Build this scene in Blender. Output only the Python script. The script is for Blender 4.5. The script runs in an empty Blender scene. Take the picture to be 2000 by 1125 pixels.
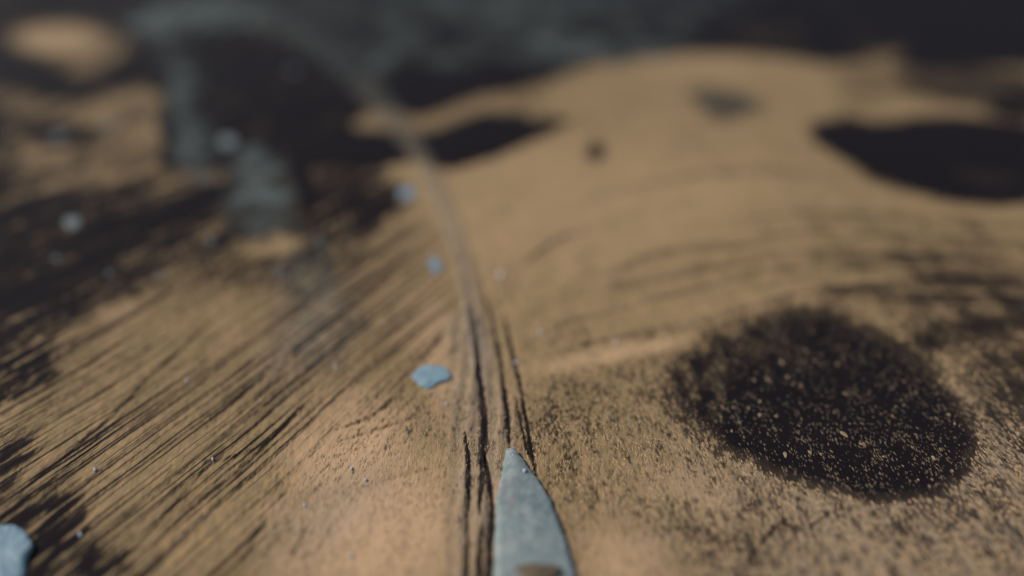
import bpy, bmesh, math, random
import numpy as np

random.seed(7)
rng = np.random.default_rng(7)
scene = bpy.context.scene
col = scene.collection

# ------------------------------------------------------------------ camera, sky, sun, exposure
CAM_H, PITCH, LENS = 1.6, math.radians(31.0), 23.22
cam_data = bpy.data.cameras.new("camera")
cam = bpy.data.objects.new("camera", cam_data)
col.objects.link(cam)
cam.location = (0, 0, CAM_H)
cam.rotation_euler = (math.pi / 2 - PITCH, 0, 0)
cam_data.lens, cam_data.sensor_width = LENS, 36.0
cam_data.clip_start, cam_data.clip_end = 0.02, 3000.0
cam_data.dof.use_dof = True
cam_data.dof.focus_distance = 2.19
cam_data.dof.aperture_fstop = 0.165
cam_data.dof.aperture_blades = 0
scene.camera = cam

SUN_EL, SUN_AZ = math.radians(42), math.radians(-78)      # azimuth from +Y (away from the camera) towards +X
world = bpy.data.worlds.new("World")
scene.world = world
world.use_nodes = True
wn = world.node_tree
sky = wn.nodes.new("ShaderNodeTexSky")
sky.sky_type = 'NISHITA'
sky.sun_disc = False
sky.sun_elevation = SUN_EL
sky.sun_rotation = SUN_AZ
wn.links.new(sky.outputs[0], wn.nodes["Background"].inputs[0])
wn.nodes["Background"].inputs[1].default_value = 0.075
sd = bpy.data.lights.new("sun", 'SUN')
sun = bpy.data.objects.new("sun", sd)
col.objects.link(sun)
sd.energy, sd.angle, sd.color = 2.8, math.radians(9.0), (1.0, 0.915, 0.80)
sun.rotation_euler = (math.pi / 2 - SUN_EL, 0, math.pi - SUN_AZ)
sun.location = (-3, 4, 5)
scene.view_settings.view_transform = 'Standard'
scene.view_settings.look = 'None'
scene.view_settings.exposure = 0.38
scene.view_settings.gamma = 1.0
scene.view_settings.use_curve_mapping = False
scene.cycles.use_denoising = True
scene.cycles.max_bounces = 3
scene.cycles.diffuse_bounces = 2
scene.cycles.glossy_bounces = 1

# ------------------------------------------------------------------ image-pixel grid projected onto the flat painted sheet
# Outlines are traced as (u, v) image pixels; ground(u, v) is the place on the sheet, in metres.
FU = LENS / 36.0 * 2000.0
SP, CP = math.sin(PITCH), math.cos(PITCH)

def ground(u, v):
    a, b = (np.asarray(u, float) - 1000.0) / FU, (np.asarray(v, float) - 562.5) / FU
    t = CAM_H / (SP + b * CP)
    return a * t, t * (CP - b * SP)

def metres(px, u, v):                                   # size on the sheet of px image pixels at (u, v)
    return px / FU * CAM_H / (SP + (v - 562.5) / FU * CP)

STEP = 3.0
us = np.arange(-400, 2401, STEP)
vs = np.arange(-196, 1331, STEP)
U, V = np.meshgrid(us, vs)
WX, WY = ground(U, V)
NR, NC = U.shape

def vnoise(x, y, seed=0):
    xi, yi = np.floor(x).astype(np.int64), np.floor(y).astype(np.int64)
    xf, yf = x - xi, y - yi
    def h(a, b):
        n = (a * 374761393 + b * 668265263 + seed * 1442695041) & 0x7fffffff
        n = ((n ^ (n >> 13)) * 1274126177) & 0x7fffffff
        return ((n ^ (n >> 16)) & 0xffff) / 65535.0
    sx, sy = xf * xf * (3 - 2 * xf), yf * yf * (3 - 2 * yf)
    a = h(xi, yi) * (1 - sx) + h(xi + 1, yi) * sx
    b = h(xi, yi + 1) * (1 - sx) + h(xi + 1, yi + 1) * sx
    return a * (1 - sy) + b * sy

def fbm(x, y, seed=0, octv=4):
    s, a, t = 0, 1.0, 0
    for i in range(octv):
        s = s + a * vnoise(x * 2 ** i, y * 2 ** i, seed + i * 17)
        t += a
        a *= 0.55
    return s / t

def sstep(a, b, x):
    t = np.clip((x - a) / (b - a), 0, 1)
    return t * t * (3 - 2 * t)

wu = (fbm(WX * 9, WY * 5, 1) - 0.5)
wv = (fbm(WX * 9, WY * 5, 2) - 0.5)
wf = (fbm(WX * 40, WY * 22, 5, 3) - 0.5)
near = np.clip((V + 150) / 900, 0.15, 1.3)

def ell(cu, cv, ru, rv, rot=0, soft=0.35, warp=20):
    c, s = math.cos(math.radians(rot)), math.sin(math.radians(rot))
    du, dv = U + wu * warp * 2 - cu, V + wv * warp - cv
    d = np.sqrt(((du * c + dv * s) / ru) ** 2 + ((-du * s + dv * c) / rv) ** 2)
    return 1 - sstep(1 - soft, 1 + soft, d)

def polydist(pts, closed, warp=0, pad=90):
    """distance to polyline, running parameter 0..1, inside test; only worked out near the line"""
    P = np.array(pts, float)
    r0 = max(0, int((P[:, 1].min() - pad - vs[0]) / STEP)); r1 = min(NR, int((P[:, 1].max() + pad - vs[0]) / STEP) + 2)
    c0 = max(0, int((P[:, 0].min() - pad - us[0]) / STEP)); c1 = min(NC, int((P[:, 0].max() + pad - us[0]) / STEP) + 2)
    sl = (slice(r0, r1), slice(c0, c1))
    u = U[sl] + wu[sl] * warp * 2 + wf[sl] * warp * near[sl]
    v = V[sl] + wv[sl] * warp + wf[sl] * warp * 0.7 * near[sl]
    best, tt = np.full(u.shape, 1e9), np.zeros(u.shape)
    inside = np.zeros(u.shape, bool)
    n = len(P)
    L = [math.hypot(*(P[(i + 1) % n] - P[i])) for i in range(n if closed else n - 1)]
    tot, run = sum(L), 0
    for i, l in enumerate(L):
        a, b = P[i], P[(i + 1) % n]
        e = b - a
        k = np.clip(((u - a[0]) * e[0] + (v - a[1]) * e[1]) / max(e @ e, 1e-9), 0, 1)
        d = np.hypot(u - a[0] - k * e[0], v - a[1] - k * e[1])
        m = d < best
        best = np.where(m, d, best)
        tt = np.where(m, (run + k * l) / tot, tt)
        run += l
        if closed:
            cond = (a[1] > v) != (b[1] > v)
            with np.errstate(divide='ignore', invalid='ignore'):
                xx = (b[0] - a[0]) * (v - a[1]) / (b[1] - a[1] if b[1] != a[1] else 1e-9) + a[0]
            inside ^= cond & (u < xx)
    return sl, best, tt, inside

def smooth_line(pts, k=6):
    P = [np.array(p, float) for p in pts]
    P = [2 * P[0] - P[1]] + P + [2 * P[-1] - P[-2]]
    out = []
    for i in range(1, len(P) - 2):
        for j in range(k):
            t = j / k
            p0, p1, p2, p3 = P[i - 1:i + 3]
            out.append(0.5 * (2 * p1 + (p2 - p0) * t + (2 * p0 - 5 * p1 + 4 * p2 - p3) * t * t + (3 * p1 - p0 - 3 * p2 + p3) * t ** 3))
    out.append(P[-2])
    return out

def stroke(pts, w, taper=0.25, warp=3, soft=0.6):
    """soft mask of a brushed or scored line; w = full width(s)"""
    out = np.zeros(U.shape)
    sl, d, t, _ = polydist(smooth_line(pts), False, warp, pad=max(np.max(w) * 2, 20) + warp * 2)
    ww = np.interp(t, np.linspace(0, 1, len(w)), w) if np.ndim(w) else np.full(d.shape, float(w))
    if taper:
        ww = ww * np.clip(np.minimum(t, 1 - t) / taper, 0.0, 1) ** 0.6
    out[sl] = 1 - sstep(1 - soft, 1 + soft, d / np.maximum(ww / 2, 0.05))
    return out

def area(pts, soft=10, warp=12):
    out = np.zeros(U.shape)
    sl, d, _, ins = polydist(pts, True, warp, pad=soft * 2 + 60)
    out[sl] = sstep(-soft, soft, np.where(ins, d, -d))
    return out

# ------------------------------------------------------------------ what is painted where
def mixto(f, val, m):
    return f * (1 - m) + val * m

mott = fbm(WX * 7, WY * 4, 11, 4)
mott3 = fbm(WX * 3.6, WY * 1.5, 41, 4)
mott2 = fbm(WX * 22, WY * 10, 23, 3)
_a = math.radians(27)
QA, QL = WX * math.cos(_a) - WY * math.sin(_a), WX * math.sin(_a) + WY * math.cos(_a)
dirn = fbm(QA * 16, QL * 1.6, 71, 4)
dirn2 = fbm(QA * 40, QL * 5, 72, 3)
C = np.full(U.shape, 0.80)                   # how closely the copper paint covers the black ground
B = np.zeros(U.shape)                        # thin grey-green wash on top
P = np.zeros(U.shape)                        # thick pale copper
H = (fbm(WX * 1.3, WY * 1.3, 31, 3) - 0.5) * 0.03 + (mott - 0.5) * 0.006

# the dark far edge and the dark left side
hill = area([(980, 190), (1060, 165), (1110, 140), (1180, 118), (1300, 104), (1450, 104), (1560, 116), (1640, 128), (1700, 112),
             (1790, 86), (1850, 76), (1900, 84), (2000, 112), (2450, 140), (2700, 700), (2700, 1500), (-700, 1500), (-700, 330), (0, 330), (700, 330), (830, 322), (960, 300), (1040, 240), (1010, 195)], 13, 8)
C = mixto(0.02 + 0.30 * sstep(.45, .75, mott3), C, hill)
leftdark = area([(-700, 330), (0, 330), (150, 355), (330, 345), (560, 330), (700, 325), (775, 340), (790, 400), (740, 450), (660, 520), (620, 560), (560, 590),
                 (440, 560), (330, 540), (230, 590), (130, 640), (90, 720), (20, 800), (-60, 900), (-700, 1000)], 45, 40)
C = mixto(C, 0.06 + 0.60 * sstep(0.395, 0.69, dirn * .45 + dirn2 * 0.2 + mott3 * .35), leftdark)
C = mixto(C, 0.30 + 0.25 * mott, area([(330, 500), (450, 480), (600, 510), (650, 560), (560, 600), (430, 590), (300, 560)], 35, 30) * 0.7)
# tan islands in the dark left side
C = mixto(C, 0.84, ell(118, 78, 104, 34, 2, 0.55, 16)); P = mixto(P, 0.22, ell(118, 78, 95, 28, 2, 0.4, 8))
C = mixto(C, 0.55, ell(185, 118, 70, 26, -25, 0.5, 10))
C = mixto(C, 0.16 + .52 * sstep(.32, .64, mott3 * .6 + mott * .4), area([(-700, 165), (0, 165), (180, 190), (200, 170), (300, 172), (312, 200), (315, 340), (180, 352), (60, 345), (-700, 330)], 14, 26))
C = mixto(C, 0.44 + .26 * sstep(.3, .7, mott3), area([(205, 175), (306, 175), (314, 345), (180, 352), (170, 280)], 14, 26) * 0.75)
C = mixto(C, 0.62, ell(60, 215, 70, 22, 0, 0.6, 16) * 0.5)
C = mixto(C, 0.08, ell(120, 262, 75, 24, 5, 0.6, 18) * 0.8)
C = mixto(C, 0.05, ell(100, 168, 60, 22, 5, 0.5, 10) * 0.8)
C = mixto(C, 0.80, ell(530, 478, 66, 20, -4, 0.4, 10))
C = mixto(C, 0.75, ell(240, 618, 55, 26, -15, 0.6, 14) * 0.9); P = mixto(P, 0.4, ell(240, 615, 45, 20, -15, 0.6, 12))
C = mixto(C, 0.85, ell(795, 332, 40, 18, 5, 0.4, 6))
C = mixto(C, 0.30, ell(650, 345, 50, 25, -20, 0.6, 14) * 0.7)
# ridge of tan between the two far black lenses
ridge = stroke([(680, 238), (745, 232), (800, 240), (850, 232), (900, 212), (950, 198), (1010, 198), (1075, 184)], [30, 44, 38, 40, 48, 50, 44, 50], 0.06, 4, 0.45)
C = mixto(C, 0.66, ridge)
# thinner copper to the right and the lower right, with light falloff painted in
C = mixto(C, 0.58, sstep(1350, 1900, U + wu * 200) * sstep(180, 520, V) * 0.85)
C = mixto(C, 0.46, area([(1640, 560), (1800, 520), (2450, 500), (2450, 880), (1900, 880), (1830, 760), (1720, 660)], 90, 50) * 0.8)
C = mixto(C, 0.25, area([(1750, 672), (1827, 634), (1910, 622), (2030, 600), (2030, 640), (1903, 655), (1800, 686)], 28, 24) * .9)
C = mixto(C, 0.34, area([(1880, 690), (2100, 660), (2100, 830), (1960, 810)], 40, 30) * 0.6)
C = mixto(C, 0.16, sstep(1660, 1830, U) * (1 - sstep(95, 150, V)))
C = mixto(C, 0.36, ell(1890, 165, 170, 40, 3, 0.4, 14)); C = mixto(C, 0.18, ell(2000, 205, 70, 30, 0, 0.5, 10))
C = mixto(C, 0.52, ell(1690, 160, 60, 48, 0, 0.6, 12) * 0.8)
C = mixto(C, 0.66, sstep(1020, 1120, U) * (1 - sstep(1500, 1750, U)) * sstep(690, 760, V + (U - 1050) * .2) * .8)
C = mixto(C, 0.55, ell(1180, 800, 150, 75, -10, 0.6, 20) * 0.85)
C = mixto(C, 0.56, sstep(1180, 1400, U + wu * 200) * sstep(860, 980, V) * .9)
C = mixto(C, 0.55, ell(1560, 1000, 230, 60, 12, 0.7, 30) * 0.6)
C = mixto(C, 0.50, ell(1930, 1010, 190, 90, 30, 0.7, 30) * 0.75)
C = mixto(C, 0.48, ell(1430, 1090, 150, 60, -30, 0.7, 30) * 0.5)
C = mixto(C, 0.84, ell(330, 820, 360, 190, -38, 0.8, 30) * 0.9)
C = mixto(C, 0.55, ell(790, 830, 110, 45, -15, 0.6, 16) * 0.7)
C = mixto(C, 0.04 + 0.70 * sstep(.42, .60, dirn2 * .7 + mott2 * .3), area([(-300, 950), (60, 940), (130, 960), (190, 1010), (210, 1070), (330, 1135), (300, 1400), (-300, 1400)], 60, 40) * 0.72)
C = mixto(C, 0.06 + .5 * sstep(.4, .7, dirn2), ell(20, 890, 55, 30, -35, 0.9, 40) * .85); C = mixto(C, 0.04 + .6 * sstep(.42, .7, dirn2 * .5 + dirn * .5), ell(40, 715, 110, 42, -38, 0.9, 40) * .75)
finem = fbm(WX * 55, WY * 20, 61, 3)
C = C + (finem - .5) * .45 * leftdark + (finem - .5) * .22 * area([(-300, 650), (200, 620), (330, 1135), (300, 1400), (-300, 1400)], 60, 20)
C = C + (mott - 0.5) * 0.28 * hill * (1 - leftdark) + (mott2 - 0.5) * 0.22 * hill
# thick pale copper
for a in [(740, 1050, 190, 130, -15, .7, 30, .74), (690, 880, 110, 110, 0, .7, 30, .7), (860, 690, 40, 110, -4, .6, 10, .55), (1150, 420, 300, 110, -8, .8, 30, .28),
          (1080, 330, 240, 60, 0, .8, 20, .20), (1200, 690, 170, 16, -11, .7, 10, .5), (1500, 600, 130, 14, -14, .7, 8, .3), (1350, 960, 90, 40, 10, .8, 16, .35),
          (1230, 1100, 90, 60, 0, .8, 20, .5), (1680, 1060, 130, 50, 10, .8, 20, .10), (820, 620, 70, 70, -40, .7, 14, .35), (1350, 120, 170, 14, 0, .6, 6, .2)]:
    m = ell(*a[:7])
    P = np.maximum(P, m * a[7]); C = mixto(C, 0.93, m * min(1, a[7] * 1.2))

# grey-green washes
SMEARS = {
    'far_top': [(240, 40), (330, 8), (430, -6), (520, 14), (500, 44), (400, 52), (330, 66), (270, 62)],
    'ladder': [(320, 95), (365, 110), (390, 160), (360, 210), (390, 250), (420, 300), (400, 345), (360, 330), (345, 280), (330, 210), (322, 150)],
    'tongue': [(470, 300), (505, 292), (545, 320), (570, 385), (598, 448), (575, 462), (510, 462), (462, 440), (458, 380)],
    'hook': [(560, 455), (622, 466), (662, 520), (672, 580), (640, 650), (590, 690), (560, 660), (600, 600), (560, 560), (548, 510)],
    'far_peak': [(700, 128), (740, 106), (800, 78), (850, 84), (905, 124), (850, 118), (800, 112), (745, 138)],
    'far_tail': [(1030, 76), (1090, 62), (1170, 78), (1260, 92), (1320, 92), (1290, 106), (1190, 118), (1120, 116), (1060, 104)],
    'far_bar': [(820, -8), (960, -16), (1080, -4), (1070, 22), (960, 26), (850, 16)],
}
SM = {k: area(v, 40 if k == 'hook' else 30 if k in ('tongue', 'ladder') else 18, 34) for k, v in SMEARS.items()}
for k, s in dict(far_top=1.1, ladder=.64, tongue=.76, hook=.22, far_peak=.75, far_tail=.72, far_bar=.65).items():
    B = np.maximum(B, SM[k] * s * (0.15 + 1.15 * sstep(.38, .62, .25 * mott3 + .5 * mott + .25 * dirn2)))
B = np.maximum(B, 0.30 * area([(480, -60), (1500, -60), (1330, 80), (1100, 120), (900, 125), (560, 60)], 60, 60) * (0.1 + 1.3 * sstep(.38, .66, mott3)))
B = np.maximum(B, 0.10 * stroke([(640, 590), (680, 640), (600, 720)], 60, .3, 20, .8))
C = C * (1 - 0.85 * np.clip(B * 1.6, 0, 1) * (1 - .7 * SM['hook']))

# black patches, each one a thing of its own
PATCH = {
    'speckled': ([(1296, 772), (1306, 722), (1345, 672), (1400, 640), (1470, 612), (1540, 598), (1620, 606), (1690, 636), (1750, 676), (1808, 716), (1852, 765),
                  (1890, 820), (1906, 872), (1884, 922), (1836, 954), (1765, 970), (1690, 970), (1620, 956), (1550, 934), (1490, 906), (1424, 882), (1370, 852), (1318, 812)], 34, 12, 0.05),
    'oval': ([(1583, 258), (1598, 238), (1655, 227), (1715, 237), (1760, 233), (1800, 226), (1900, 230), (2000, 243), (2090, 262), (2130, 320), (2060, 376), (1990, 392),
              (1920, 396), (1850, 386), (1770, 366), (1700, 340), (1640, 306), (1600, 280)], 15, 9, 0.02),
    'upper_lens': ([(738, 165), (770, 140), (830, 130), (930, 124), (1050, 130), (1090, 146), (1000, 174), (930, 188), (870, 212), (812, 226), (770, 206)], 7, 4, 0.0),
    'lower_lens': ([(822, 290), (860, 272), (930, 256), (1000, 240), (1060, 230), (1116, 234), (1072, 260), (1016, 286), (960, 310), (890, 328), (842, 326)], 7, 4, 0.0),
    'cove': ([(640, 316), (660, 286), (700, 264), (752, 262), (792, 290), (806, 312), (760, 322), (700, 326)], 8, 5, 0.02),
    'hollow': ([(396, 180), (470, 140), (560, 122), (640, 140), (700, 188), (716, 216), (684, 242), (664, 276), (640, 318), (606, 330), (606, 420), (580, 380), (556, 322),
                (520, 290), (470, 258), (430, 240)], 10, 10, 0.01),
    'wedge': ([(1742, 124), (1788, 94), (1860, 78), (1950, 82), (2150, 96), (2150, 128), (1900, 128), (1800, 131)], 7, 4, 0.0),
    'spot': ([(1142, 300), (1150, 284), (1164, 276), (1180, 290), (1184, 304), (1166, 314), (1148, 312)], 7, 2, 0.25),
    'smudge': ([(1340, 186), (1368, 172), (1420, 176), (1470, 188), (1500, 214), (1470, 218), (1440, 226), (1408, 236), (1372, 222)], 14, 14, 0.40),
}
PM = {}
for k, (pts, soft, warp, val) in PATCH.items():
    if k == 'speckled': pts = [(1606 + (a - 1606) * .965, 790 + (b - 790) * .965) for a, b in pts]
    PM[k] = area(pts, soft, warp)
    C = mixto(C, val, PM[k]); P = P * (1 - PM[k]); B = B * (1 - PM[k] * 0.9)
C = np.where(PM['speckled'] > 0.5, C + 0.5 * area([(1280, 720), (1400, 640), (1520, 610), (1560, 680), (1440, 760), (1420, 850), (1300, 810)], 60, 20) * mott2, C)
C = C + PM['hollow'] * .28 * sstep(.48, .72, mott)
C = C + PM['oval'] * 0.22 * ell(1930, 345, 90, 26, 10, .6, 10)
B = np.maximum(B, PM['smudge'] * 0.20)
H = H - 0.014 * PM['speckled'] - 0.010 * PM['oval']

# the curved pale track and its scored grooves
TRACK = [(430, -12), (520, 30), (600, 75), (670, 125), (722, 178), (766, 226), (802, 276), (832, 326), (857, 382), (882, 440), (900, 500), (915, 560), (926, 620), (934, 690), (938, 760)]
band = stroke(TRACK, [40, 44, 46, 46, 46, 44, 40, 38, 36, 34, 34, 36, 36, 34, 20], 0.02, 3, 0.5)
bt = np.clip((V - 150) / 250, 0, 1)
H = H + 0.003 * band
C = mixto(C, 0.30 + 0.52 * bt, band * 0.8 * (.6 + .5 * mott)); B = np.maximum(B, band * (0.28 - 0.08 * bt)); P = mixto(P, .15 * bt, band * 0.8)
GROOVES = [
    ([(868, 400), (892, 470), (910, 540), (925, 620), (933, 700), (940, 760), (945, 830), (942, 900), (939, 960), (936, 1012)], [3, 4, 6, 8, 10, 12, 16, 17, 14, 8], .95),
    ([(893, 452), (915, 495), (934, 540), (952, 590), (968, 650), (980, 720), (990, 800), (997, 890)], [3, 6, 8, 8, 9, 10, 10, 9], .9),
    ([(984, 608), (995, 660), (1004, 700), (1015, 745), (1025, 805), (1036, 870), (1047, 935)], [5, 9, 9, 8, 8, 10, 8], .9),
    ([(1008, 770), (1016, 820), (1026, 862), (1033, 890)], [3, 6, 7, 4], .75),
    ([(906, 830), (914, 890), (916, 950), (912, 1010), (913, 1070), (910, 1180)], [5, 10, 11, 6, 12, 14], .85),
    ([(946, 880), (955, 940), (961, 1010), (957, 1070), (953, 1180)], [6, 12, 14, 16, 14], .85),
    ([(946, 1020), (938, 1060), (936, 1120), (934, 1200)], [6, 14, 16, 14], .85),
    ([(940, 470), (958, 520), (972, 570), (984, 612)], [3, 5, 5, 3], .4),
]
lane = stroke([(905, 600), (930, 760), (948, 900), (945, 1180)], [70, 110, 135, 150], 0.05, 6, 0.5)
H = H + lane * 0.005 * np.sin((U - 1000) / near / 4.5 + wu * 3) * 0.5
C = mixto(C, 0.70, lane * 0.6); P = np.maximum(P * (1 - 0.5 * lane), lane * .42 * (0.5 + 0.5 * np.sin((U - 1000) / near / 4.5 + wu * 3))); B = np.maximum(B, lane * 0.10 * (0.5 + mott2))
GM = []
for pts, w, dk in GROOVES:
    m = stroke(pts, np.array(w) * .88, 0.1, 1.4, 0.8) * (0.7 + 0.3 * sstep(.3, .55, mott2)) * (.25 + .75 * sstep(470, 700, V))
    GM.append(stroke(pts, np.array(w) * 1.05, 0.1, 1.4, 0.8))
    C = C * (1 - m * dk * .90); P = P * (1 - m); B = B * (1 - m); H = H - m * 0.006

# brush streaks: traced ones, then finer ones that run with them
STREAKS = [
    ([(0, 996), (96, 912), (204, 822), (288, 738), (420, 624)], 11, .75), ([(30, 1000), (150, 890), (262, 790), (340, 722)], 6, .5),
    ([(228, 1108), (300, 1026), (360, 958), (400, 915)], 11, .65), ([(380, 930), (430, 895), (480, 880), (540, 842), (612, 772)], 11, .6),
    ([(282, 1080), (372, 990), (456, 924), (516, 868), (615, 758)], 10, .65), ([(492, 790), (576, 696), (660, 624), (750, 540), (796, 470)], 20, .55),
    ([(516, 796), (600, 726), (678, 660), (720, 620)], 10, .55), ([(729, 698), (810, 600), (872, 536)], 7, .5), ([(818, 706), (846, 672), (874, 640)], 9, .5),
    ([(90, 710), (200, 650), (300, 590), (360, 548)], 10, .55), ([(384, 850), (456, 786), (524, 730)], 9, .6), ([(0, 806), (144, 726), (262, 650)], 8, .55),
    ([(60, 792), (180, 708), (288, 630), (420, 552)], 7, .45), ([(658, 836), (720, 814), (770, 778), (808, 748)], 8, .55), ([(658, 860), (730, 840), (810, 814)], 9, .5),
    ([(690, 956), (770, 930), (862, 912)], 10, .35), ([(468, 1110), (496, 1050), (524, 1006)], 9, .5), ([(556, 1115), (580, 1060), (604, 1022)], 13, .5), ([(616, 1080), (634, 1048), (652, 1020)], 7, .45),
    ([(640, 620), (700, 560), (760, 490), (800, 430)], 12, .4), ([(130, 570), (180, 505), (232, 455)], 9, .3), ([(420, 770), (520, 680), (600, 610)], 8, .4),
    ([(1000, 538), (1069, 481), (1172, 440), (1290, 405), (1420, 388)], 12, .40), ([(1014, 600), (1055, 550), (1110, 512), (1200, 470)], 9, .25), ([(1179, 538), (1276, 498), (1365, 484), (1500, 478)], 20, .42),
    ([(1140, 586), (1207, 564), (1310, 543), (1386, 526), (1500, 506)], 13, .48), ([(1096, 596), (1112, 556), (1179, 522)], 10, .3), ([(1227, 621), (1386, 577), (1517, 550), (1689, 522), (1861, 508)], 8, .34),
    ([(1060, 632), (1160, 616), (1300, 580), (1420, 548)], 8, .22), ([(1060, 672), (1120, 668), (1230, 655), (1360, 622)], 10, .35), ([(1000, 470), (1080, 420), (1200, 370), (1330, 340)], 9, .22),
    ([(1462, 1096), (1510, 1032), (1553, 1004)], 9, .7), ([(1572, 1040), (1604, 1012), (1642, 990)], 9, .55), ([(1600, 470), (1750, 455), (1960, 468)], 14, .3), ([(1560, 590), (1700, 560), (1860, 548), (2020, 556)], 20, .3),
]
ST = []
for pts, w, dk in STREAKS:
    m = stroke(pts, w * .85, 0.3, 1.2, 0.85) * (0.55 + 0.45 * sstep(0.32, 0.6, mott2 + 0.10 * dk))
    ST.append(m)
    C = C * (1 - m * dk * 0.62); P = P * (1 - m * dk); H = H - m * 0.002 * dk
fine = np.zeros(U.shape)
for i in range(420):                                    # hair-fine brush marks of the long stroke on the left
    u0, v0 = random.uniform(-60, 760), random.uniform(520, 1150)
    if u0 + v0 * 0.75 > 1420 or u0 / 700 + (v0 - 400) / 500 < 0.35: continue
    x0, y0 = ground(u0, v0)
    a = math.radians(25 + random.gauss(0, 1.6)); L = random.uniform(.2, 1.2)
    q = []
    for k in np.linspace(0, L, 5):
        X, Y = x0 + math.sin(a) * k, y0 + math.cos(a) * k
        t = Y * CP + CAM_H * SP
        q.append((1000 + FU * X / t, 562.5 + FU * (CAM_H * CP - Y * SP) / t))
    m = stroke(q, random.uniform(2.5, 6), 0.4, 1.2, 0.7) * random.uniform(.15, .55)
    fine = np.maximum(fine, m)
arcs = [[(1010, 640), (1100, 560), (1300, 500), (1600, 455), (2020, 440)], [(1040, 735), (1250, 690), (1500, 612), (1700, 570), (2050, 560)], [(985, 500), (1080, 420), (1250, 350), (1500, 325), (1900, 420)]]
for i in range(46):
    k = random.random(); A0, A1 = random.choice([(arcs[0], arcs[1]), (arcs[2], arcs[0])])
    q = [(a[0] * (1 - k) + b[0] * k, a[1] * (1 - k) + b[1] * k) for a, b in zip(A0, A1)]
    s = smooth_line(q, 5); i0 = random.randint(0, 8); i1 = random.randint(i0 + 5, len(s))
    fine = np.maximum(fine, stroke(s[i0:i1], random.uniform(4, 12), 0.35, 6, 0.8) * random.uniform(.1, .34))
Q = np.zeros(U.shape)
for k, A in enumerate((arcs[2], arcs[0], arcs[1])):
    sm = smooth_line([(A[0][0] - 40, A[0][1] + 60)] + A + [(2500, A[-1][1] + 40)], 6)
    uu, vv_ = np.array([p[0] for p in sm]), np.array([p[1] for p in sm])
    o_ = np.argsort(uu)
    Q = Q + np.clip((V - np.interp(U, uu[o_], vv_[o_])) / 170.0, -1.2, 1.2)
arcl = fbm(Q * 7.5, U / 520.0 + 9, 91, 4)
SWEEP = area([(980, 470), (1150, 360), (1400, 310), (2100, 400), (2600, 600), (2600, 760), (2000, 640), (1600, 590), (1300, 650), (1040, 720)], 40, 20) * (1 - PM['speckled'])
C = C - SWEEP * (0.20 * sstep(.42, .76, arcl) - 0.02) * (1 - band)
C = C * (1 - fine * 0.6 * (1 - PM['speckled'])); H = H - 0.0015 * fine
C = np.clip(C, 0, 1)
COMB = np.clip(area([(-400, 640), (60, 620), (300, 540), (600, 540), (760, 420), (870, 400), (900, 600), (870, 720), (700, 800), (560, 960), (480, 1150), (300, 1400), (-400, 1400)], 60, 30) * (1 - sstep(.02, .3, lane)) * (1 - band), 0, 1)
C = np.where(C > .45, mixto(C, .76, COMB * .3), C)
DUSTY = np.clip(.5 * lane + .5 * band * bt + .45 * area([(560, 560), (700, 560), (680, 680), (540, 780), (500, 720)], 40, 20) + .5 * ell(640, 1000, 130, 60, -30, .8, 20) + .7 * sstep(1100, 1700, U) * sstep(650, 900, V), 0, 1) * (1 - PM['speckled'])

# ------------------------------------------------------------------ materials
def nodes(name):
    m = bpy.data.materials.new(name); m.use_nodes = True
    nt = m.node_tree
    return m, nt, nt.nodes["Principled BSDF"]

def N(nt, kind, **kw):
    n = nt.nodes.new(kind)
    for k, v in kw.items():
        if k in n.bl_rna.properties: setattr(n, k, v)
    return n

def math_n(nt, op, a, b=None, clamp=False):
    n = nt.nodes.new("ShaderNodeMath"); n.operation = op; n.use_clamp = clamp
    for i, x in enumerate((a, b)):
        if x is None: continue
        if isinstance(x, (int, float)): n.inputs[i].default_value = x
        else: nt.links.new(x, n.inputs[i])
    return n.outputs[0]

def maprange(nt, x, a, b, c=0., d=1., smooth=False):
    n = nt.nodes.new("ShaderNodeMapRange")
    n.interpolation_type = 'SMOOTHSTEP' if smooth else 'LINEAR'
    nt.links.new(x, n.inputs[0])
    for i, v in enumerate((a, b, c, d)): n.inputs[i + 1].default_value = v
    return n.outputs[0]

def mixc(nt, f, a, b):
    n = nt.nodes.new("ShaderNodeMix"); n.data_type = 'RGBA'
    for sock, x in ((n.inputs[0], f), (n.inputs[6], a), (n.inputs[7], b)):
        if isinstance(x, tuple): sock.default_value = (*x, 1)
        elif isinstance(x, (int, float)): sock.default_value = x
        else: nt.links.new(x, sock)
    return n.outputs[2]

def noise(nt, scale, detail=3, rough=.55, vec=(1, 1, 1)):
    g = nt.nodes.new("ShaderNodeNewGeometry")
    mp = nt.nodes.new("ShaderNodeMapping"); mp.inputs[3].default_value = vec
    nt.links.new(g.outputs[0], mp.inputs[0])
    t = nt.nodes.new("ShaderNodeTexNoise"); t.inputs["Scale"].default_value = scale
    t.inputs["Detail"].default_value = detail; t.inputs["Roughness"].default_value = rough
    nt.links.new(mp.outputs[0], t.inputs["Vector"])
    return t.outputs[0]

def attr(nt, name):
    a = nt.nodes.new("ShaderNodeAttribute"); a.attribute_name = name
    return a.outputs["Fac"]

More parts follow.
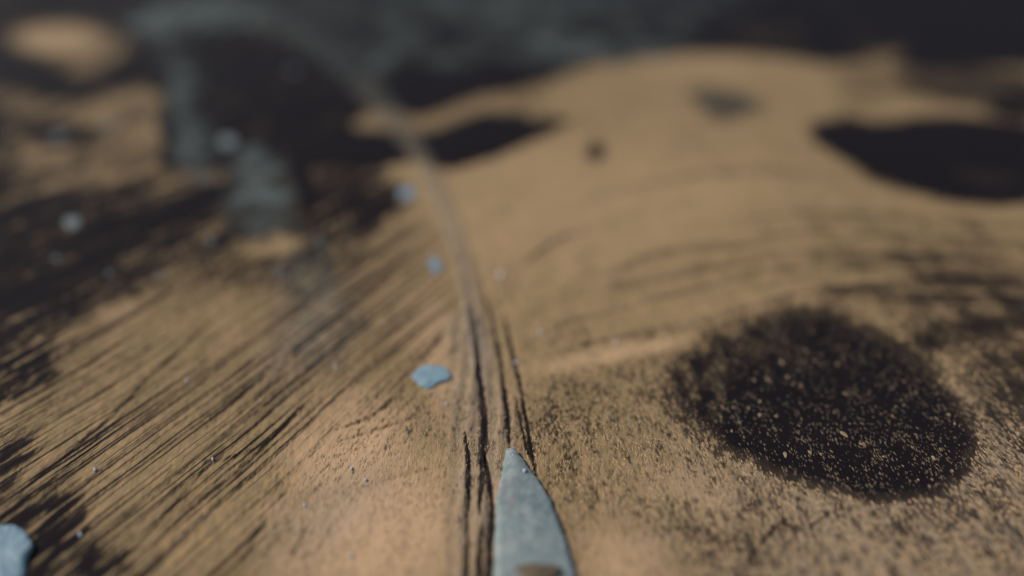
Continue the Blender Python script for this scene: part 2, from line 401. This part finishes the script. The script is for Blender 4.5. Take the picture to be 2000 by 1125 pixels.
def paint_material():
    m, nt, bs = nodes("copper_over_black")
    c, b, p = attr(nt, "copper"), attr(nt, "wash"), attr(nt, "thick")
    g1 = maprange(nt, noise(nt, 1, 2.5, .6, (105, 36, 60)), .30, .70)
    g2 = maprange(nt, noise(nt, 1, 2, .5, (30, 12, 20)), .32, .68)
    grain = math_n(nt, 'ADD', math_n(nt, 'MULTIPLY', g1, .68), math_n(nt, 'MULTIPLY', g2, .32))
    cb, sw = attr(nt, "comb"), attr(nt, "sweep")
    def brushed(deg, across, along):
        g = nt.nodes.new("ShaderNodeNewGeometry")
        r = nt.nodes.new("ShaderNodeMapping"); r.inputs[2].default_value = (0, 0, math.radians(deg))
        nt.links.new(g.outputs[0], r.inputs[0])
        q = nt.nodes.new("ShaderNodeMapping"); q.inputs[3].default_value = (across, along, 1)
        nt.links.new(r.outputs[0], q.inputs[0])
        t = nt.nodes.new("ShaderNodeTexNoise"); t.inputs["Scale"].default_value = 1
        t.inputs["Detail"].default_value = 3.5; t.inputs["Roughness"].default_value = .65; t.inputs["Distortion"].default_value = .0
        nt.links.new(q.outputs[0], t.inputs["Vector"])
        return maprange(nt, t.outputs[0], .36, .64)
    def blendf(f, a, b):
        n = nt.nodes.new("ShaderNodeMix"); n.data_type = 'FLOAT'
        for i, x in ((0, f), (2, a), (3, b)): nt.links.new(x, n.inputs[i])
        return n.outputs[0]
    flat = nt.nodes.new("ShaderNodeValue"); flat.outputs[0].default_value = .42
    grain = blendf(math_n(nt, 'MULTIPLY', cb, .55), grain, flat.outputs[0])
    grain = blendf(math_n(nt, 'MULTIPLY', sw, .62), grain, flat.outputs[0])
    l1 = maprange(nt, brushed(27, 46, .30), .56, .86); l2 = maprange(nt, brushed(28, 120, .7), .56, .90); l3 = maprange(nt, brushed(27, 18, .3), .55, 1.0)
    lines = math_n(nt, 'ADD', math_n(nt, 'ADD', math_n(nt, 'MULTIPLY', l1, .32), math_n(nt, 'MULTIPLY', l2, .66)), math_n(nt, 'MULTIPLY', l3, .10))
    c = math_n(nt, 'SUBTRACT', c, math_n(nt, 'MULTIPLY', lines, math_n(nt, 'MULTIPLY', cb, .66)))
    d = math_n(nt, 'SUBTRACT', math_n(nt, 'SUBTRACT', math_n(nt, 'MULTIPLY', c, 1.2), .10), grain)
    mask = maprange(nt, d, -.15, .30, 0, 1, True)
    lin = maprange(nt, c, .18, .86, 0, 1)
    mask = math_n(nt, 'ADD', math_n(nt, 'MULTIPLY', mask, .72), math_n(nt, 'MULTIPLY', lin, .28))
    v1 = noise(nt, 1, 3, .6, (9, 5, 5))
    v2 = maprange(nt, noise(nt, 1, 1, .5, (75, 26, 80)), .36, .66)
    cop = mixc(nt, maprange(nt, v1, .35, .65), (.275, .192, .090), (.36, .236, .120))
    cop = mixc(nt, p, cop, (.56, .365, .215))
    cop = mixc(nt, math_n(nt, 'MULTIPLY', attr(nt, "dusty"), maprange(nt, noise(nt, 1, 3, .6, (20, 9, 9)), .3, .65, .4, 1)), cop, (.335, .265, .205))
    cop = mixc(nt, math_n(nt, 'MULTIPLY', v2, maprange(nt, p, 0, .8, .60, .12)), cop, (.17, .125, .075))
    dark = mixc(nt, v1, (.0088, .0074, .0098), (.0125, .0095, .0105))
    out = mixc(nt, mask, dark, cop)
    wm = math_n(nt, 'MULTIPLY', b, maprange(nt, noise(nt, 1, 3, .6, (26, 12, 12)), .2, .7, .55, 1.15), True)
    out = mixc(nt, wm, out, mixc(nt, v1, (.082, .100, .092), (.122, .142, .132)))
    nt.links.new(out, bs.inputs["Base Color"])
    nt.links.new(maprange(nt, mask, 0, 1, .80, .60), bs.inputs["Roughness"])
    bs.inputs["Specular IOR Level"].default_value = .04
    bp = nt.nodes.new("ShaderNodeBump"); bp.inputs["Strength"].default_value = .8; bp.inputs["Distance"].default_value = -.0014
    nt.links.new(g1, bp.inputs["Height"])
    nt.links.new(bp.outputs[0], bs.inputs["Normal"])
    return m

def chip_material(name, c1, c2, c3, scale=30, rough=.6):
    m, nt, bs = nodes(name)
    a = mixc(nt, maprange(nt, noise(nt, scale, 4, .6), .35, .65), c1, c2)
    a = mixc(nt, maprange(nt, noise(nt, scale * .55, 2, .5, (1, .6, 1)), .56, .70, 0, .8), a, c3)
    nt.links.new(a, bs.inputs["Base Color"])
    bs.inputs["Roughness"].default_value = rough
    bs.inputs["Specular IOR Level"].default_value = .3
    bp = nt.nodes.new("ShaderNodeBump"); bp.inputs["Strength"].default_value = .5; bp.inputs["Distance"].default_value = .004
    nt.links.new(noise(nt, scale * 3, 4, .6), bp.inputs["Height"]); nt.links.new(bp.outputs[0], bs.inputs["Normal"])
    return m

PAINT = paint_material()
GRAIN = chip_material("copper_grain", (.30, .20, .10), (.42, .275, .15), (.24, .165, .09), 60)
DEEP = chip_material("deep_blue_chip", (.14, .21, .27), (.175, .245, .30), (.19, .25, .29), 40)
DUST = chip_material("brown_dust", (.12, .085, .05), (.19, .135, .078), (.09, .07, .045), 80)
LIGHT = chip_material("light_grey_chip", (.13, .16, .158), (.18, .205, .20), (.10, .12, .12), 25)
BLUE = chip_material("blue_paint_chip", (.155, .25, .30), (.20, .295, .34), (.23, .305, .335), 30)
GREY = chip_material("grey_paint_chip", (.055, .066, .066), (.08, .09, .09), (.045, .052, .055), 25)
PALE = chip_material("pale_speck", (.42, .40, .47), (.52, .50, .56), (.38, .36, .40), 60)
SHARD = chip_material("blue_grey_shard", (.135, .185, .185), (.25, .285, .275), (.17, .165, .165), 26)
BROWN = chip_material("brown_residue", (.09, .065, .04), (.13, .095, .055), (.06, .045, .03), 30)
FLECK = chip_material("copper_fleck", (.25, .18, .095), (.34, .24, .13), (.22, .17, .10), 80)

# ------------------------------------------------------------------ building helpers
def tag(o, label=None, cat=None, group=None, kind=None):
    for k, v in (("label", label), ("category", cat), ("group", group), ("kind", kind)):
        if v: o[k] = v
    return o

def mesh_obj(name, verts, faces, mat, parent=None, smooth=True, origin=None):
    v = np.asarray(verts, float)
    o3 = np.array(origin if origin is not None else (0, 0, 0), float)
    me = bpy.data.meshes.new(name)
    me.from_pydata((v - o3).tolist() if len(v) < 50000 else (v - o3), [], faces if isinstance(faces, list) else faces.tolist())
    me.materials.append(mat)
    if smooth: me.polygons.foreach_set("use_smooth", np.ones(len(me.polygons), bool))
    o = bpy.data.objects.new(name, me)
    col.objects.link(o)
    if parent is not None:
        o.parent = parent
        o.location = o3 - np.array(parent.location)
    else:
        o.location = o3
    return o

def set_attr(o, **kw):
    for k, a in kw.items():
        at = o.data.attributes.new(k, 'FLOAT', 'POINT')
        at.data.foreach_set("value", np.ascontiguousarray(a, dtype=np.float32))

def H_at(u, v):
    return float(H[int(round((v - vs[0]) / STEP)), int(round((u - us[0]) / STEP))])

def cut(name, mask, lift, parent=None, thr=0.3, cov=None):
    """a sheet of paint lying on the ground: edge tucked into the ground, middle proud of it by lift"""
    keep = mask > thr
    q = keep[:-1, :-1] & keep[1:, :-1] & keep[:-1, 1:] & keep[1:, 1:]
    r, c = np.nonzero(q)
    if len(r) == 0: return None
    idx = np.full(U.shape, -1)
    corners = [(r, c), (r + 1, c), (r + 1, c + 1), (r, c + 1)]
    used = np.zeros(U.shape, bool)
    for a, b in corners: used[a, b] = True
    ids = np.nonzero(used)
    idx[ids] = np.arange(len(ids[0]))
    # how many of the 4 cells round a vertex are kept: fewer than 4 = rim
    cnt = np.zeros(U.shape)
    for a, b in corners: np.add.at(cnt, (a, b), 1)
    z = H[ids] + np.where(cnt[ids] < 4, -0.002, lift * sstep(thr, min(1, thr + .5), mask[ids]) + 0.0015)
    pts = np.stack([WX[ids], WY[ids], z], 1)
    faces = np.stack([idx[a, b] for a, b in corners], 1)
    org = (pts[:, 0].mean(), pts[:, 1].mean(), pts[:, 2].min())
    o = mesh_obj(name, pts, faces, PAINT, parent, True, org)
    set_attr(o, copper=(C if cov is None else cov)[ids], wash=B[ids], thick=P[ids], comb=COMB[ids], dusty=DUSTY[ids], sweep=SWEEP[ids])
    return o

# ------------------------------------------------------------------ the ground: one sheet to the horizon
hfar = H * sstep(-150, 60, V)
edge = np.minimum.reduce([sstep(0, 1, (U - us[0]) / 60), sstep(0, 1, (us[-1] - U) / 60), sstep(0, 1, (vs[-1] - V) / 60)])
H = hfar * edge
pts = np.stack([WX.ravel(), WY.ravel(), H.ravel()], 1)
I = np.arange(NR * NC).reshape(NR, NC)
faces = np.stack([I[:-1, :-1].ravel(), I[1:, :-1].ravel(), I[1:, 1:].ravel(), I[:-1, 1:].ravel()], 1)
xb, yb = WX[-1], WY[-1]
extra = [(-900, yb[0] - 1e-3, 0), (900, yb[0] - 1e-3, 0), (-900, -300, 0), (900, -300, 0), (-900, WY[0, 0], 0), (900, WY[0, 0], 0)]
n0 = NR * NC
fl = faces.tolist()
fl += [I[-1, :].tolist() + [n0 + 1, n0 + 3, n0 + 2, n0]]
fl += [I[:, 0].tolist()[::-1] + [n0 + 4, n0][::1] if False else [n0 + 4] + I[:, 0].tolist()[0:] + [n0]]
fl += [[n0 + 5, n0 + 1] + I[:, -1].tolist()[::-1]]
pts = np.concatenate([pts, np.array(extra)])
G = mesh_obj("ground", pts, fl, PAINT)
tail = lambda f: np.concatenate([f.ravel(), np.full(6, f.mean())])
set_attr(G, copper=tail(C), wash=tail(B), thick=tail(P), comb=tail(COMB), dusty=tail(DUSTY), sweep=tail(SWEEP))
tag(G, "sheet of copper-brown paint brushed thinly over a black ground", None, None, 'structure')
for m, (pp, w, dk) in zip(ST, STREAKS):
    if dk >= .3: cut("streak", m, 0.0006, G, 0.12)

# ------------------------------------------------------------------ black patches and washes
LAB = {
    'speckled': ("black_patch", "large black oval patch dusted all over with copper flecks", 0.004),
    'oval': ("black_patch", "smooth black oval patch running off the photo's right edge", 0.005),
    'upper_lens': ("black_patch", "black lens-shaped patch above the curved tan ridge", 0.004),
    'lower_lens': ("black_patch", "black lens-shaped patch tapering to a point below the curved tan ridge", 0.004),
    'cove': ("black_patch", "small black patch tucked against the outer side of the pale track", 0.004),
    'hollow': ("black_patch", "deep black hollow-shaped patch above the grey-green tongue smear", 0.004),
    'wedge': ("black_patch", "thin black wedge high up above the smooth black oval", 0.004),
    'spot': ("dark_spot", "tiny brown-black spot alone on the smooth tan paint", 0.004),
    'smudge': ("dark_smudge", "blurred bluish-grey smudge on the far tan paint", 0.003),
}
PO = {}
for k, (nm, lab, lift) in LAB.items():
    PO[k] = tag(cut(nm, PM[k], lift, None, 0.22), lab, "smudge" if k == 'smudge' else "spot" if k == 'spot' else "patch", "black patches on the copper paint" if nm == "black_patch" else None)
SLAB = {
    'far_top': "grey-green smear at the top where the pale track begins",
    'ladder': "ragged grey-green smear running down beside the tan block",
    'tongue': "broad grey-green tongue of paint ending at a tan bar",
    'hook': "faint blue-grey smear curling below the tan bar",
    'far_peak': "peaked grey-green smear above the upper black lens",
    'far_tail': "long grey-green smear along the far edge of the tan paint",
    'far_bar': "dim grey-green bar smeared along the very top",
}
for k, lab in SLAB.items():
    tag(cut("paint_smear", SM[k], 0.003, None, 0.25), lab, "smear", "grey-green paint smears")

# ------------------------------------------------------------------ curved track
x, y = ground(938, 760)
T = bpy.data.objects.new("curved_track", None); col.objects.link(T); T.location = (float(x), float(y), 0)
tag(T, "curved pale track with dark parallel grooves leading to the pointed shard", "track")
cut("pale_band", band * (1 - np.maximum.reduce(GM)), 0.003, T, 0.35)
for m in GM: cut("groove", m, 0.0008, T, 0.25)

# ------------------------------------------------------------------ chips of paint
def chip(name, outline, thick, mat, label, cat, group=None, seed=0, facets=5):
    r = random.Random(seed)
    P2 = [np.array(p) for p in smooth_line(list(outline) + [outline[0]], 3)[:-1]]
    W = [np.array([float(a) for a in ground(*p)]) for p in P2]
    c2 = sum(W) / len(W); cu = sum(P2) / len(P2)
    z0 = H_at(min(max(cu[0], us[0] + 9), us[-1] - 9), cu[1])
    V3, F = [], []
    n = len(W)
    rings = [(1.0, -0.006), (1.03, thick * .35), (1.0, thick * .8), (.86, thick), (.5, thick * 1.12), (.2, thick * 1.1)]
    fold = [r.uniform(0, 6.28)]
    for k, (s, h) in enumerate(rings):
        for i, w in enumerate(W):
            a = 2 * math.pi * i / n
            j = 1 + (r.uniform(-.05, .05) if 0 < k < 4 else 0)
            hh = h
            if k >= 2: hh += thick * .16 * math.sin(facets * a + fold[0]) * s + thick * r.uniform(-.07, .07)
            p = c2 + (w - c2) * s * j
            V3.append((p[0], p[1], z0 + hh))
    V3.append((c2[0], c2[1], z0 + thick * 1.05))
    for k in range(len(rings) - 1):
        for i in range(n):
            i2 = (i + 1) % n
            F.append([k * n + i, k * n + i2, (k + 1) * n + i2, (k + 1) * n + i])
    b = (len(rings) - 1) * n
    for i in range(n): F.append([b + i, b + (i + 1) % n, len(V3) - 1])
    o = mesh_obj(name, V3, F, mat, None, False, (c2[0], c2[1], z0))
    return tag(o, label, cat, group)

BG = "blue paint chips on the copper paint"
chip("paint_chip", [(806, 738), (818, 722), (842, 717), (866, 720), (879, 737), (872, 745), (856, 750), (838, 761), (818, 754)], .009, BLUE,
     "sky-blue oval paint chip lying beside the grooved track", "paint chip", BG, 1)
chip("paint_chip", [(837, 506), (847, 501), (858, 508), (861, 524), (850, 532), (841, 522)], .006, DEEP,
     "small blue paint chip beside the middle of the pale track", "paint chip", BG, 2)
chip("paint_chip", [(780, 370), (794, 364), (809, 370), (806, 384), (792, 388), (781, 382)], .006, DEEP,
     "small blue paint chip near the black cove patch", "paint chip", BG, 3)
chip("paint_chip", [(-8, 1036), (22, 1029), (46, 1040), (63, 1064), (52, 1088), (40, 1128), (-6, 1160), (-60, 1140), (-72, 1085), (-42, 1046)], .02, BLUE,
     "large pale blue paint chip cut off at the bottom left corner", "paint chip", BG, 4, 3)
GG = "grey paint flakes on the dark side"
flakes = [(446, 278, 26, 17, "brightest grey-white flake on the black hollow patch"), (142, 436, 23, 15, "grey-white flake alone in the dark area at the left"),
          (116, 266, 24, 14, "dull grey flake on the brown area at the far left"), (214, 246, 20, 13, "dim grey flake on the tan block"),
          (570, 140, 22, 14, "dim grey flake on the far side of the black hollow patch"), (626, 470, 12, 10, "grey flake just off the end of the tan bar"),
          (544, 532, 12, 11, "grey flake inside the faint blue-grey curl"), (315, 540, 12, 11, "small grey flake in the upper brush streaks"),
          (110, 505, 10, 9, "small grey flake below the lone flake at the left"), (214, 535, 10, 9, "small grey flake at the head of the brush streaks"),
          (410, 470, 14, 10, "bluish grey flake between the dark area and the tan bar"), (405, 240 + 110, 16, 12, "grey flake at the foot of the ragged smear")]
for i, (u, v, ru, rv, lab) in enumerate(flakes):
    rr = random.Random(40 + i)
    ol = [(u + ru * .68 * rr.uniform(.7, 1.15) * math.cos(a), v + rv * .68 * rr.uniform(.7, 1.15) * math.sin(a)) for a in np.linspace(0, 2 * math.pi, 8)[:-1]]
    chip("paint_flake", ol, .006, LIGHT if u in (446, 142) else GREY, lab, "paint flake", GG, 50 + i)
specks = [(1055, 648, "on smooth tan paint just off the groove farthest from the blue chip"), (1203, 668, "on the pale stripe above the grainy tan area"),
          (686, 915, "alone on the pale copper between the streaks and the grooves"), (365, 745, "amid the long brush streaks, higher of two there"),
          (155, 1042, "on the dark mottled corner by the large blue chip"), (714, 938, "beside a faint short streak left of the grooves"),
          (595, 986, "at the lower end of the darkest brush streaks"), (977, 535, "largest of the specks, beside the head of the grooves"),
          (1007, 706, "between two grooves midway along the track"), (872, 790, "just below the sky-blue oval chip"),
          (415, 896, "in the darkest long brush streak"), (656, 720, "at the upper end of the darkest brush streaks"),
          (685, 1085, "on pale copper at the bottom edge"), (185, 917, "on the brown streaks above the dark corner"),
          (1002, 899, "on the very tip of the pointed shard"), (1024, 930, "on the shard a little behind its tip")]
for i, (u, v, where) in enumerate(specks):
    rr = random.Random(80 + i); s = 5 if u == 977 else rr.uniform(2.4, 4.0)
    ol = [(u + s * rr.uniform(.7, 1.1) * math.cos(a), v + s * rr.uniform(.8, 1.4) * math.sin(a)) for a in np.linspace(0, 2 * math.pi, 6)[:-1]]
    o = chip("pale_speck", ol, .006, PALE, "tiny pale speck " + where, "speck", "tiny pale specks", 90 + i)
    if i > 13: o.location.z += .014 if i == 14 else .019

# ------------------------------------------------------------------ pointed shard
left = [(884, 986), (900, 983), (930, 978), (962, 971), (974, 967), (1000, 966), (1040, 964), (1080, 964), (1130, 962), (1200, 966), (1270, 985), (1300, 1010)]
right = [(884, 1009), (892, 1013), (912, 1029), (935, 1047), (960, 1066), (976, 1077), (990, 1082), (1020, 1094), (1060, 1110), (1130, 1130), (1200, 1136), (1270, 1120), (1300, 1085)]
rows, cols = 110, 26
V3, F = [], []
vv = 885 + (1300 - 885) * np.linspace(0, 1, rows); vv[1] = vv[0] + .4
ru = random.Random(5)
jl = [ru.uniform(-1.6, 1.6) for _ in range(rows)]; jr = [ru.uniform(-2.2, 2.2) for _ in range(rows)]
for i, v in enumerate(vv):
    a = np.interp(v, *zip(*left)) + jl[i]; b = np.interp(v, *zip(*right)) + jr[i]
    t_end = min(1 if i else 0, (rows - 1 - i) / 6, 1)
    for j in range(cols):
        s = j / (cols - 1)
        u = a + (b - a) * s
        X, Y = ground(u, v)
        e = min(s, 1 - s) * (cols - 1)
        h = -.01 if e < .5 or i == 0 or i == rows - 1 else .015 + .010 * math.sin(math.pi * s) if e > 1.5 else .012
        if h > 0: h += .007 * (float(fbm(np.array(X * 9), np.array(Y * 7), 77, 3)) - .5)
        V3.append((float(X), float(Y), H_at(min(max(u, 0), 2000), min(v, 1320)) * .3 + h * (0.5 + .5 * t_end if h > 0 else 1)))
for i in range(rows - 1):
    for j in range(cols - 1):
        k = i * cols + j
        F.append([k, k + cols, k + cols + 1, k + 1])
sx, sy = ground(1040, 1130)
S = mesh_obj("pointed_shard", V3, F, SHARD, None, True, (float(sx), float(sy), 0))
tag(S, "long blue-grey pointed paint shard with a blunt tip lying by the grooves", "shard")
def blob(name, cu, cv, ru_, rv_, h, mat, parent, z, seed):
    r = random.Random(seed); n = 18; V3, F = [], []
    for k, (s, hh) in enumerate([(1, -.004), (.9, h * .6), (.6, h), (.25, h * 1.1)]):
        for i in range(n):
            a = 2 * math.pi * i / n; j = s * (1 + .18 * math.sin(3 * a + seed) + (r.uniform(-.08, .08)))
            X, Y = ground(cu + ru_ * j * math.cos(a), cv + rv_ * j * math.sin(a)); V3.append((float(X), float(Y), z + hh))
    for k in range(3):
        for i in range(n): F.append([k * n + i, k * n + (i + 1) % n, (k + 1) * n + (i + 1) % n, (k + 1) * n + i])
    F.append([3 * n + i for i in range(n)])
    X, Y = ground(cu, cv)
    return mesh_obj(name, V3, F, mat, parent, True, (float(X), float(Y), z))
blob("brown_residue", 1052, 1134, 42, 25, .006, BROWN, S, .024, 3)["label"] = "dark brown residue stuck on the shard"

# ------------------------------------------------------------------ flecks on the speckled patch
SPK = PO['speckled']
def fleck_mesh(name, l, w, h, seed):
    r = random.Random(seed)
    ring = [(w * math.cos(a) * r.uniform(.7, 1.1), l * math.sin(a) * r.uniform(.8, 1.1)) for a in np.linspace(0, 2 * math.pi, 8)[:-1]]
    V3 = [(x, y, -h * .4) for x, y in ring] + [(x * .7, y * .7, h * r.uniform(.6, 1.1)) for x, y in ring]
    F = [[i, (i + 1) % 7, 7 + (i + 1) % 7, 7 + i] for i in range(7)] + [list(range(7, 14))]
    return V3, F
protos = []
for i in range(5):
    V3, F = fleck_mesh("fleck", .020, .0095, .006, i)
    me = bpy.data.meshes.new("fleck"); me.from_pydata(V3, [], F); me.materials.append(FLECK if i < 2 else DUST); protos.append(me)
big = [(1539, 733), (1474, 740), (1505, 742), (1412, 793), (1433, 793), (1485, 781), (1485, 807), (1574, 682), (1636, 708), (1566, 750), (1527, 704), (1825, 890), (1653, 765), (1790, 765),
       (1690, 865), (1650, 845), (1535, 885), (1445, 822), (1385, 845), (1840, 875)]
inner = [(r, c) for r, c in zip(*np.nonzero(PM['speckled'] > .5))]
while len(big) < 90:
    r, c = inner[rng.integers(len(inner))]
    if rng.random() < .25 + .9 * mott2[r, c] - .2: big.append((U[r, c], V[r, c]))
for i, (u, v) in enumerate(big):
    X, Y = ground(u, v)
    o = bpy.data.objects.new("fleck", protos[i % 5]); col.objects.link(o)
    o.parent = SPK
    s = random.uniform(.55, .8) if i < 20 else random.uniform(.28, .48)
    o.location = np.array((float(X), float(Y), H_at(u, v) + .0065)) - np.array(SPK.location)
    o.scale = (s, s * random.uniform(.8, 1.3), s); o.rotation_euler = (random.uniform(-.25, .25), random.uniform(-.3, .3), random.gauss(0, .25))

def dust(name, pts, smin, smax, lift, parent, seed, mat=DUST):
    r = random.Random(seed); V3, F = [], []
    for u, v in pts:
        X, Y = (float(a) for a in ground(u, v)); z = H_at(u, v) + lift
        a, s = r.gauss(0, .25), r.uniform(smin, smax)
        ca, sa = math.cos(a), math.sin(a); b = len(V3); k = r.uniform(2.2, 4.5)
        tz = [r.uniform(.2, 1) * s for _ in range(4)]
        for (x, y), h in zip(((-s, 0), (0, -s * k), (s, 0), (0, s * k)), tz): V3.append((X + x * ca - y * sa, Y + x * sa + y * ca, z + h * .5))
        V3.append((X, Y, z + s * .9))
        for i in range(4): F.append([b + i, b + (i + 1) % 4, b + 4])
    x0, y0 = (float(a) for a in ground(*np.mean(np.array(pts), 0)))
    return mesh_obj(name, V3, F, mat, parent, False, (x0, y0, 0))
pts = []
while len(pts) < 3000:
    r, c = inner[rng.integers(len(inner))]
    e = 1.2 - PM['speckled'][r, c]
    if rng.random() < (max(0, mott2[r, c] * 1.3 - .35) + e * .3) * (1.9 - V[r, c] / 700): pts.append((U[r, c] + random.uniform(-1.5, 1.5), V[r, c] + random.uniform(-1.5, 1.5)))
tag(dust("fine_flecks", pts, .0007, .0024, .0055, SPK, 1), "fine copper dust on the black patch", None, None, 'stuff')
cand = np.nonzero((C > .42) & (V > 560) & (V < 1160) & (U > -80) & (U < 2080) & (PM['speckled'] < .3) & (COMB < .35) & (finem > .4))
pick = rng.integers(len(cand[0]), size=16000)
pts = [(U[cand[0][i], cand[1][i]] + random.uniform(-1.5, 1.5), V[cand[0][i], cand[1][i]] + random.uniform(-1.5, 1.5)) for i in pick]
tag(dust("copper_grains", pts, .0008, .0030, -.0006, None, 2, GRAIN), "loose copper paint grains strewn over the brushed ground", "grains", None, 'stuff')
